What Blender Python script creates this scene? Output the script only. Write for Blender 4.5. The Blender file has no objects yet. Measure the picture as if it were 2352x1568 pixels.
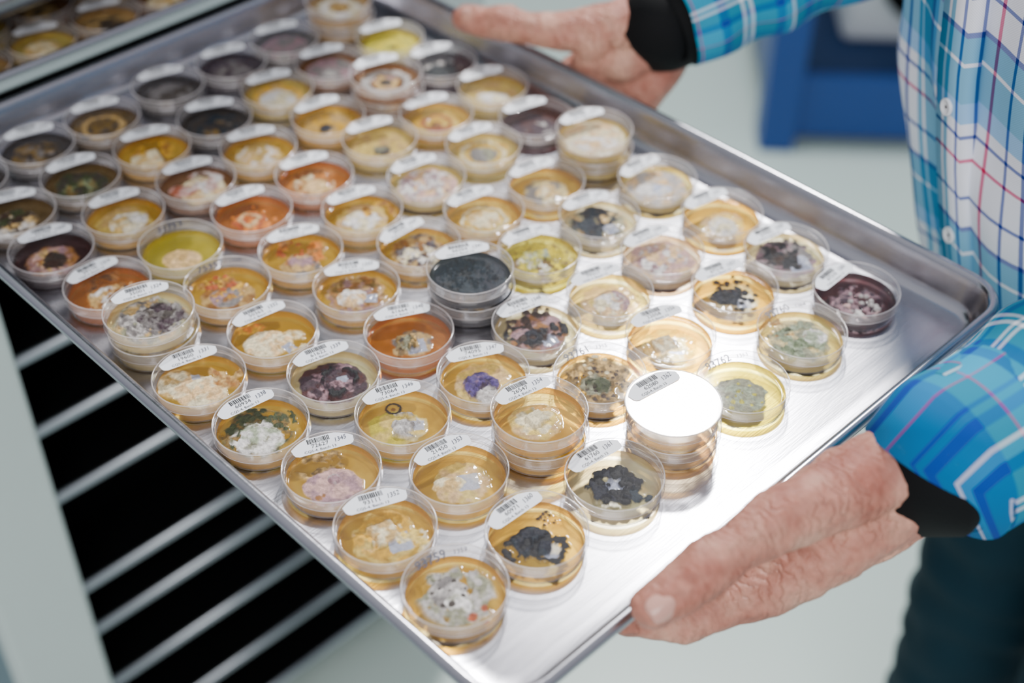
import bpy, bmesh, math, random
from math import *
from mathutils import Vector, Matrix, noise
random.seed(7)
ZB=1.05            # height of the pan bottom above the floor
COL=bpy.context.scene.collection

# ------------------------------------------------------------ helpers
def s2l(c):
    return c/12.92 if c<=.04045 else ((c+.055)/1.055)**2.4
def hx(h,a=1.0):
    h=h.lstrip('#')
    return tuple(s2l(int(h[i:i+2],16)/255) for i in (0,2,4))+(a,)
def newmat(name):
    m=bpy.data.materials.new(name);m.use_nodes=True
    return m,m.node_tree.nodes,m.node_tree.links,m.node_tree.nodes['Principled BSDF']
def simple(name,col,rough=.5,metal=0,noise_amt=.08,scale=30,bump=0,bscale=200,spec=.5):
    m,N,L,b=newmat(name)
    tc=N.new('ShaderNodeTexCoord');nz=N.new('ShaderNodeTexNoise');nz.inputs['Scale'].default_value=scale;nz.inputs['Detail'].default_value=4
    L.new(tc.outputs['Object'],nz.inputs['Vector'])
    mx=N.new('ShaderNodeMix');mx.data_type='RGBA'
    c=hx(col);mx.inputs[6].default_value=tuple(v*(1-noise_amt) for v in c[:3])+(1,)
    mx.inputs[7].default_value=tuple(min(1,v*(1+noise_amt)) for v in c[:3])+(1,)
    L.new(nz.outputs['Fac'],mx.inputs[0]);L.new(mx.outputs[2],b.inputs['Base Color'])
    b.inputs['Roughness'].default_value=rough;b.inputs['Metallic'].default_value=metal
    b.inputs['Specular IOR Level'].default_value=spec
    if bump:
        n2=N.new('ShaderNodeTexNoise');n2.inputs['Scale'].default_value=bscale;n2.inputs['Detail'].default_value=5
        L.new(tc.outputs['Object'],n2.inputs['Vector'])
        bp=N.new('ShaderNodeBump');bp.inputs['Strength'].default_value=bump;bp.inputs['Distance'].default_value=.002
        L.new(n2.outputs['Fac'],bp.inputs['Height']);L.new(bp.outputs[0],b.inputs['Normal'])
    return m
def obj(name,me,mats=(),parent=None,smooth=True):
    o=bpy.data.objects.new(name,me);COL.objects.link(o)
    for m in mats: me.materials.append(m)
    if smooth and len(me.polygons):
        me.polygons.foreach_set('use_smooth',[True]*len(me.polygons))
    if parent: o.parent=parent
    return o
def empty(name,loc=(0,0,0)):
    o=bpy.data.objects.new(name,None);COL.objects.link(o);o.location=loc;o.empty_display_size=.05
    return o
class MB:
    """mesh accumulator"""
    def __init__(s): s.v=[];s.f=[];s.m=[];s.c=[];s.sm=[]
    def vert(s,p,c=(1,1,1,1)): s.v.append(tuple(p));s.c.append(c);return len(s.v)-1
    def face(s,ix,m=0,sm=True): s.f.append(tuple(ix));s.m.append(m);s.sm.append(sm)
    def lathe(s,prof,n=56,m=0,sm=True,col=(1,1,1,1),cx=0,cy=0):
        rows=[]
        for r,z in prof:
            rows.append([s.vert((cx+r*cos(2*pi*i/n),cy+r*sin(2*pi*i/n),z),col) for i in range(n)])
        for a,b in zip(rows,rows[1:]):
            for i in range(n): s.face((a[i],a[(i+1)%n],b[(i+1)%n],b[i]),m,sm)
    def box(s,lo,hi,m=0):
        x0,y0,z0=lo;x1,y1,z1=hi
        i=[s.vert(p) for p in((x0,y0,z0),(x1,y0,z0),(x1,y1,z0),(x0,y1,z0),(x0,y0,z1),(x1,y0,z1),(x1,y1,z1),(x0,y1,z1))]
        for q in((0,3,2,1),(4,5,6,7),(0,1,5,4),(1,2,6,5),(2,3,7,6),(3,0,4,7)): s.face([i[k] for k in q],m,False)
    def mesh(s,name,attr=False):
        me=bpy.data.meshes.new(name);me.from_pydata(s.v,[],s.f);me.update()
        me.polygons.foreach_set('material_index',s.m);me.polygons.foreach_set('use_smooth',s.sm)
        if attr:
            a=me.color_attributes.new('Col','FLOAT_COLOR','POINT')
            a.data.foreach_set('color',[x for c in s.c for x in c])
        return me
def bevelled(o,w,seg=2):
    b=o.modifiers.new('bevel','BEVEL');b.width=w;b.segments=seg;b.limit_method='ANGLE'
    return o

# ------------------------------------------------------------ materials
def metal(name,col,r0,r1,sc=(1,1,1),bump=.03):
    m,N,L,b=newmat(name)
    tc=N.new('ShaderNodeTexCoord');mp=N.new('ShaderNodeMapping');mp.inputs['Scale'].default_value=sc
    L.new(tc.outputs['Object'],mp.inputs['Vector'])
    nz=N.new('ShaderNodeTexNoise');nz.inputs['Scale'].default_value=9;nz.inputs['Detail'].default_value=6
    L.new(mp.outputs[0],nz.inputs['Vector'])
    mr=N.new('ShaderNodeMapRange');mr.inputs['To Min'].default_value=r0;mr.inputs['To Max'].default_value=r1
    L.new(nz.outputs['Fac'],mr.inputs['Value']);L.new(mr.outputs[0],b.inputs['Roughness'])
    n3=N.new('ShaderNodeTexNoise');n3.inputs['Scale'].default_value=7;n3.inputs['Detail'].default_value=5
    L.new(tc.outputs['Object'],n3.inputs['Vector'])
    cr=N.new('ShaderNodeMix');cr.data_type='RGBA';c=hx(col)
    cr.inputs[6].default_value=tuple(v*.76 for v in c[:3])+(1,);cr.inputs[7].default_value=tuple(min(1,v*1.14) for v in c[:3])+(1,)
    L.new(n3.outputs['Fac'],cr.inputs[0]);L.new(cr.outputs[2],b.inputs['Base Color'])
    b.inputs['Metallic'].default_value=1
    n2=N.new('ShaderNodeTexNoise');n2.inputs['Scale'].default_value=60;n2.inputs['Detail'].default_value=4
    L.new(mp.outputs[0],n2.inputs['Vector'])
    bp=N.new('ShaderNodeBump');bp.inputs['Strength'].default_value=bump;bp.inputs['Distance'].default_value=.001
    L.new(n2.outputs['Fac'],bp.inputs['Height']);L.new(bp.outputs[0],b.inputs['Normal'])
    return m
M_TRAY=metal('brushed_aluminium','#B8B8C0',.18,.30,(1,14,1),.06)
M_RAIL=metal('rail_aluminium','#AEB4BC',.3,.45)
def schlick(N,L,base,amp):
    ge=N.new('ShaderNodeNewGeometry');dt=N.new('ShaderNodeVectorMath');dt.operation='DOT_PRODUCT'
    L.new(ge.outputs['Incoming'],dt.inputs[0]);L.new(ge.outputs['Normal'],dt.inputs[1])
    ab=N.new('ShaderNodeMath');ab.operation='ABSOLUTE';L.new(dt.outputs['Value'],ab.inputs[0])
    om=N.new('ShaderNodeMath');om.operation='SUBTRACT';om.inputs[0].default_value=1;L.new(ab.outputs[0],om.inputs[1]);om.use_clamp=True
    pw=N.new('ShaderNodeMath');pw.operation='POWER';pw.inputs[1].default_value=5;L.new(om.outputs[0],pw.inputs[0])
    mu=N.new('ShaderNodeMath');mu.operation='MULTIPLY_ADD';mu.inputs[1].default_value=amp;mu.inputs[2].default_value=base;mu.use_clamp=True
    L.new(pw.outputs[0],mu.inputs[0]);return mu.outputs[0]
def clearmat(name,frost,gl,rough=.04,tint=(.985,.988,.992)):
    m=bpy.data.materials.new(name);m.use_nodes=True;N=m.node_tree.nodes;L=m.node_tree.links;N.clear()
    out=N.new('ShaderNodeOutputMaterial')
    tr=N.new('ShaderNodeBsdfTransparent');tr.inputs[0].default_value=tint+(1,)
    df=N.new('ShaderNodeBsdfDiffuse');df.inputs[0].default_value=hx('#FFFAFC')
    tl=N.new('ShaderNodeBsdfTranslucent');tl.inputs[0].default_value=hx('#FFF8F6')
    md=N.new('ShaderNodeMixShader');md.inputs[0].default_value=.45;L.new(df.outputs[0],md.inputs[1]);L.new(tl.outputs[0],md.inputs[2])
    nz=N.new('ShaderNodeTexNoise');nz.inputs['Scale'].default_value=60
    tc=N.new('ShaderNodeTexCoord');L.new(tc.outputs['Object'],nz.inputs['Vector'])
    mr=N.new('ShaderNodeMapRange');mr.inputs['To Min'].default_value=frost*.7;mr.inputs['To Max'].default_value=frost*1.3
    L.new(nz.outputs['Fac'],mr.inputs['Value'])
    m1=N.new('ShaderNodeMixShader');L.new(mr.outputs[0],m1.inputs[0]);L.new(tr.outputs[0],m1.inputs[1]);L.new(md.outputs[0],m1.inputs[2])
    g=N.new('ShaderNodeBsdfGlossy');g.inputs['Roughness'].default_value=rough
    m2=N.new('ShaderNodeMixShader');L.new(schlick(N,L,.055*gl,.9*min(gl,1)),m2.inputs[0]);L.new(m1.outputs[0],m2.inputs[1]);L.new(g.outputs[0],m2.inputs[2])
    L.new(m2.outputs[0],out.inputs[0])
    return m
M_CLEAR=clearmat('clear_lid_plastic',.02,1.0)
M_WALL=clearmat('dish_wall_plastic',.15,1.5,.06)
M_RIM=clearmat('dish_rim_plastic',.58,2.4,.10)
M_GLARE=clearmat('lid_reflection_white',.93,1.5,.12)  # white put into the lid colour, standing in for a mirrored lamp
def agarmat():
    m=bpy.data.materials.new('agar_and_culture');m.use_nodes=True;N=m.node_tree.nodes;L=m.node_tree.links;N.clear()
    out=N.new('ShaderNodeOutputMaterial')
    a=N.new('ShaderNodeAttribute');a.attribute_name='Col'
    tc=N.new('ShaderNodeTexCoord');nz=N.new('ShaderNodeTexNoise');nz.inputs['Scale'].default_value=420;nz.inputs['Detail'].default_value=5;nz.inputs['Roughness'].default_value=.65
    L.new(tc.outputs['Object'],nz.inputs['Vector'])
    mr=N.new('ShaderNodeMapRange');mr.inputs['From Min'].default_value=.3;mr.inputs['From Max'].default_value=.7;mr.inputs['To Min'].default_value=.55;mr.inputs['To Max'].default_value=1.2
    L.new(nz.outputs['Fac'],mr.inputs['Value'])
    vm=N.new('ShaderNodeVectorMath');vm.operation='SCALE';L.new(a.outputs['Color'],vm.inputs[0]);L.new(mr.outputs[0],vm.inputs['Scale'])
    bp=N.new('ShaderNodeBump');bp.inputs['Distance'].default_value=.0011
    L.new(a.outputs['Alpha'],bp.inputs['Strength']);L.new(nz.outputs['Fac'],bp.inputs['Height'])
    cu=N.new('ShaderNodeBsdfPrincipled');L.new(vm.outputs[0],cu.inputs['Base Color']);cu.inputs['Roughness'].default_value=.5;cu.inputs['Specular IOR Level'].default_value=.32;L.new(bp.outputs[0],cu.inputs['Normal'])
    # wet gel: tinted see-through + cloudy body + gloss
    gm=N.new('ShaderNodeGamma');gm.inputs[1].default_value=.55;L.new(a.outputs['Color'],gm.inputs[0])
    tr=N.new('ShaderNodeBsdfTransparent');L.new(gm.outputs[0],tr.inputs[0])
    df=N.new('ShaderNodeBsdfDiffuse');L.new(a.outputs['Color'],df.inputs[0])
    m1=N.new('ShaderNodeMixShader');m1.inputs[0].default_value=.33;L.new(tr.outputs[0],m1.inputs[1]);L.new(df.outputs[0],m1.inputs[2])
    g=N.new('ShaderNodeBsdfGlossy');g.inputs['Roughness'].default_value=.07
    m2=N.new('ShaderNodeMixShader');L.new(schlick(N,L,.03,.6),m2.inputs[0]);L.new(m1.outputs[0],m2.inputs[1]);L.new(g.outputs[0],m2.inputs[2])
    m3=N.new('ShaderNodeMixShader');L.new(a.outputs['Alpha'],m3.inputs[0]);L.new(m2.outputs[0],m3.inputs[1]);L.new(cu.outputs[0],m3.inputs[2])
    L.new(m3.outputs[0],out.inputs[0])
    return m
M_AGAR=agarmat()
M_LABEL=simple('label_paper','#F0F4FC',.55,0,.03,60)
M_INK=simple('label_ink','#12161E',.6,0,.05,80)
M_PEN=simple('marker_ink','#18203E',.5,0,.05,80)
DM=[M_CLEAR,M_WALL,M_RIM,M_AGAR,M_LABEL,M_INK,M_PEN,M_GLARE]

# ------------------------------------------------------------ text cache
_tc={}
def textmesh(t,off=0):
    if (t,off) in _tc: return _tc[(t,off)]
    cu=bpy.data.curves.new('t','FONT');cu.body=t;cu.size=1;cu.align_x='CENTER';cu.align_y='CENTER';cu.resolution_u=2;cu.offset=off
    o=bpy.data.objects.new('t',cu);COL.objects.link(o)
    dg=bpy.context.evaluated_depsgraph_get();me=bpy.data.meshes.new_from_object(o.evaluated_get(dg))
    r=([tuple(v.co) for v in me.vertices],[tuple(p.vertices) for p in me.polygons])
    bpy.data.objects.remove(o);bpy.data.curves.remove(cu);bpy.data.meshes.remove(me)
    _tc[(t,off)]=r;return r

# ------------------------------------------------------------ petri dishes
YAW=radians(45.442)
IR=Vector((sin(YAW),-cos(YAW)));IU=Vector((cos(YAW),sin(YAW)))   # dish drawing axes in the room
C=dict(gold='#F0B820',pale='#F8D668',amber='#D87E08',yellow='#E2CE14',maroon='#46120F',olive='#806222',clear='#F4DE9A',brown='#A06822',
 dark='#3E342C',grey='#807A78',cream='#FCEEC4',white='#FCF8F5',tan='#DEB66E',pink='#D8ABA2',mauve='#A8828A',black='#060B14',navy='#050F24',
 teal='#0E2230',green='#7C8C66',lime='#CEC638',purple='#523C84',plum='#3A2230',rust='#B44E12',orange='#EC8408',peach='#F6CC90',lav='#CCD4EE',
 ggrey='#98987C',dgreen='#38421A',lgrey='#CCC6C2',choc='#381E0C',sage='#AAB698')
C={k:hx(v)[:3] for k,v in C.items()}
def mixc(a,b,t): return tuple(a[i]*(1-t)+b[i]*t for i in range(3))
def sst(a,b,x):
    t=max(0,min(1,(x-a)/(b-a)));return t*t*(3-2*t)
def nz(x,y,s,sd): return noise.noise(Vector((x*s+sd*7.13,y*s-sd*3.7,sd*1.37)))
def fbm(x,y,s,sd): return nz(x,y,s,sd)+.5*nz(x,y,s*2.1,sd+3)+.25*nz(x,y,s*4.3,sd+5)
def culture(feats,base,sd):
    base=C[base];rnd=random.Random(sd)
    sp={}
    for k,ft in enumerate(feats):
        if ft[0]=='s':
            sp[k]=[(ft[1]+ft[3]*sqrt(rnd.random())*cos(a),ft[2]+ft[3]*sqrt(rnd.random())*sin(a),ft[5]*rnd.uniform(.5,1.3)) for a in [rnd.random()*6.283 for _ in range(ft[4])]]
    def f(x,y):
        r=hypot(x,y)
        c=mixc(tuple(v*.82 for v in base),tuple(min(1,v*1.2+.04) for v in base),sst(-.4,.6,fbm(x,y,1.6,sd)+.25*x-.2*y))  # lighter to one side: light through the gel put into its colour
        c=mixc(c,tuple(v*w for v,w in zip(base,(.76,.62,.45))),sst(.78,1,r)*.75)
        h=.0006*sst(.93,1,r);cul=0
        for k,ft in enumerate(feats):
            t=ft[0];a=0
            if t=='b':     # blob cx cy r col col2 h irregularity
                _,cx,cy,rr,c1,c2,hh,ir=ft[:8]
                dx,dy=x-cx,y-cy
                if len(ft)>8: dy/=ft[8]
                d=hypot(dx,dy)/rr+ir*fbm(x,y,3.2,sd+k)
                a=1-sst(.92,1.0,d)
                q=sst(-.35,.35,fbm(x,y,3.2,sd+k+9));cc=mixc(C[c1],C[c2],q)
                dh=hh*(sqrt(max(0,1-min(1,d)**2))*.8+.35*fbm(x,y,6,sd+k+2))
            elif t=='q':   # cut block
                _,cx,cy,s,ro,c1,c2,hh=ft
                dx,dy=x-cx,y-cy;u=dx*cos(ro)+dy*sin(ro);v=-dx*sin(ro)+dy*cos(ro)
                d=max(abs(u),abs(v))/s+.1*fbm(x,y,5,sd+k)
                a=1-sst(.92,1.0,d);q=sst(-.3,.4,fbm(x,y,5,sd+k+9));cc=mixc(C[c1],C[c2],q);dh=hh*(1+.25*fbm(x,y,6,sd+k))
            elif t=='r':   # ring
                _,cx,cy,rr,w,c1,hh,ir=ft
                d=abs(hypot(x-cx,y-cy)-rr+ir*.3*fbm(x,y,3,sd+k))/w
                a=1-sst(.8,1.05,d);cc=mixc(C[c1],tuple(v*.7 for v in C[c1]),sst(-.3,.4,fbm(x,y,6,sd+k)));dh=hh*(1+.3*fbm(x,y,7,sd+k))
            elif t=='f':   # fuzzy patches
                _,cx,cy,rr,c1,c2,hh,th=ft
                d=hypot(x-cx,y-cy)/rr
                n=fbm(x,y,2.6,sd+k)+th
                a=sst(-.02,.08,n)*(1-sst(.85,1.05,d+.2*nz(x,y,3,sd+k)))
                cc=mixc(C[c1],C[c2],sst(-.3,.4,fbm(x,y,5,sd+k+5)));dh=hh*(.5+.6*fbm(x,y,8,sd+k))
            elif t=='s':
                c1,hh=ft[6],ft[7];cc=C[c1];dh=0
                for px,py,ps in sp[k]:
                    d=hypot(x-px,y-py)/ps
                    if d<1.1:
                        a=max(a,1-sst(.85,1.1,d));dh=max(dh,hh*sqrt(max(0,1-d*d)))
            if a>0:
                if r>.97:a*=1-sst(.97,1,r)
                w=0 if (t=='q' and ft[7]==0) else 1
                thin=.45 if (t in 'bf' and ft[6]<=.0007) else 1
                if w:
                    rel=.84+.32*sst(-.4,.5,fbm(x,y,9,sd+k+21));cc=tuple(v*rel for v in cc)
                c=mixc(c,cc,a)
                if w: h=h*(1-a)+a*max(dh,-.0008)
                cul=cul*(1-a)+a*(w*thin if w else .35)
        return c,h,cul
    return f
def dish(x,y,z,feats,base,phi=125,lab=None,hand=None,glare=False,sd=0,hi=True,name='petri_dish'):
    mb=MB();n=56 if hi else 40
    RO=.0279
    F=culture(feats,base,sd)
    nr,na=(42,104) if hi else (20,56)
    rows=[]
    for i in range(nr+1):
        r=max(.004,i/nr)
        row=[]
        for j in range(na):
            a=2*pi*j/na;u,v=r*cos(a),r*sin(a)
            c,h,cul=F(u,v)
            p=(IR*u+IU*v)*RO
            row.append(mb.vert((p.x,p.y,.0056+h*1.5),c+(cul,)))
        rows.append(row)
    for A,B in zip(rows,rows[1:]):
        for j in range(na): mb.face((A[j],B[j],B[(j+1)%na],A[(j+1)%na]),3)
    mb.face(rows[0],3)
    bc=tuple(min(1,v*1.15) for v in C[base])
    lo=[mb.vert((mb.v[i][0],mb.v[i][1],.0010),bc+(.2,)) for i in rows[-1]]
    for j in range(na): mb.face((rows[-1][(j+1)%na],rows[-1][j],lo[j],lo[(j+1)%na]),3)
    mb.lathe([(.0276,0),(.0284,.0003),(.0285,.0118),(.0283,.0123),(.0280,.0120)],n,1)
    mb.lathe([(.0300,.0078),(.0302,.0081),(.0301,.0085)],n,2)
    mb.lathe([(.0301,.0085),(.0299,.0147)],n,1)
    mb.lathe([(.0299,.0147),(.0298,.0151),(.0295,.0153),(.0292,.0153),(.0290,.0150)],n,2)
    mb.lathe([(.0290,.0150),(.0205,.0150),(.010,.0150),(.0004,.0150)],n,7 if glare else 0,False)
    e=radians(phi);oy=Vector((cos(e),sin(e)/.82)).normalized()
    OY=IR*oy.x+IU*oy.y;OX=Vector((OY.y,-OY.x))
    def P(px,py,pz): q=(OX*px+OY*py)*.001;return (q.x,q.y,pz)
    zt=.0154
    def txt(t,cx,cy,size,m,rot=0,shear=0,sx=1,off=0):
        V,Fc=textmesh(t,off);b0=len(mb.v)
        for vx,vy,_ in V:
            vx=vx*size*sx+vy*size*shear;vy*=size
            xx=cx+vx*cos(rot)-vy*sin(rot);yy=cy+vx*sin(rot)+vy*cos(rot)
            mb.vert(P(xx,yy,zt+.00025))
        for f in Fc: mb.face([b0+i for i in f],m,False)
    if lab:
        pts=[(-15.5,13.2),(15.5,13.2),(17.6,14.2),(18.6,16.0)]
        Rr=27.8
        a0=acos(19.2/Rr)
        for k in range(15):
            a=a0+(pi-2*a0)*k/14
            pts.append((Rr*cos(a),min(Rr*sin(a),26.6)))
        pts+=[(-18.6,16.0),(-17.6,14.2)]
        mb.face([mb.vert(P(px,py,zt)) for px,py in pts],4,False)
        rnd=random.Random(sd+55);xx=-8.5
        while xx<5.5:
            w=rnd.choice((.3,.3,.55,.8));q=[P(xx,21.6,zt+.0002),P(xx+w,21.6,zt+.0002),P(xx+w,25.6,zt+.0002),P(xx,25.6,zt+.0002)]
            mb.face([mb.vert(k) for k in q],5,False);xx+=w+rnd.choice((.28,.35,.5))
        num,hn=lab
        if num: txt(num,-1.5,19.2,4.4,5)
        txt('CQS-4, Batch 13',-2.2,15.3,2.9,5)
        if hn: txt(hn,11.3,20.0,5.0,6,.12,.25,.8)
    if hand:
        t1,t2=hand
        txt(t1,-4 if t2 else 0,21.5,9.2,6,.05,.2,.85,.012)
        if t2: txt(t2,13.5,19.6,5.2,6,-.2,.2,.8,.006)
    me=mb.mesh(name,True)
    o=bpy.data.objects.new(name,me);COL.objects.link(o)
    for m in DM: me.materials.append(m)
    o.location=(x,y,ZB+z)
    return o
b,q,r,f,s='b','q','r','f','s'
HOLE=lambda x,y,sz,ro=.4:('q',x,y,sz,ro,'lav','lav',0)
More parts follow.
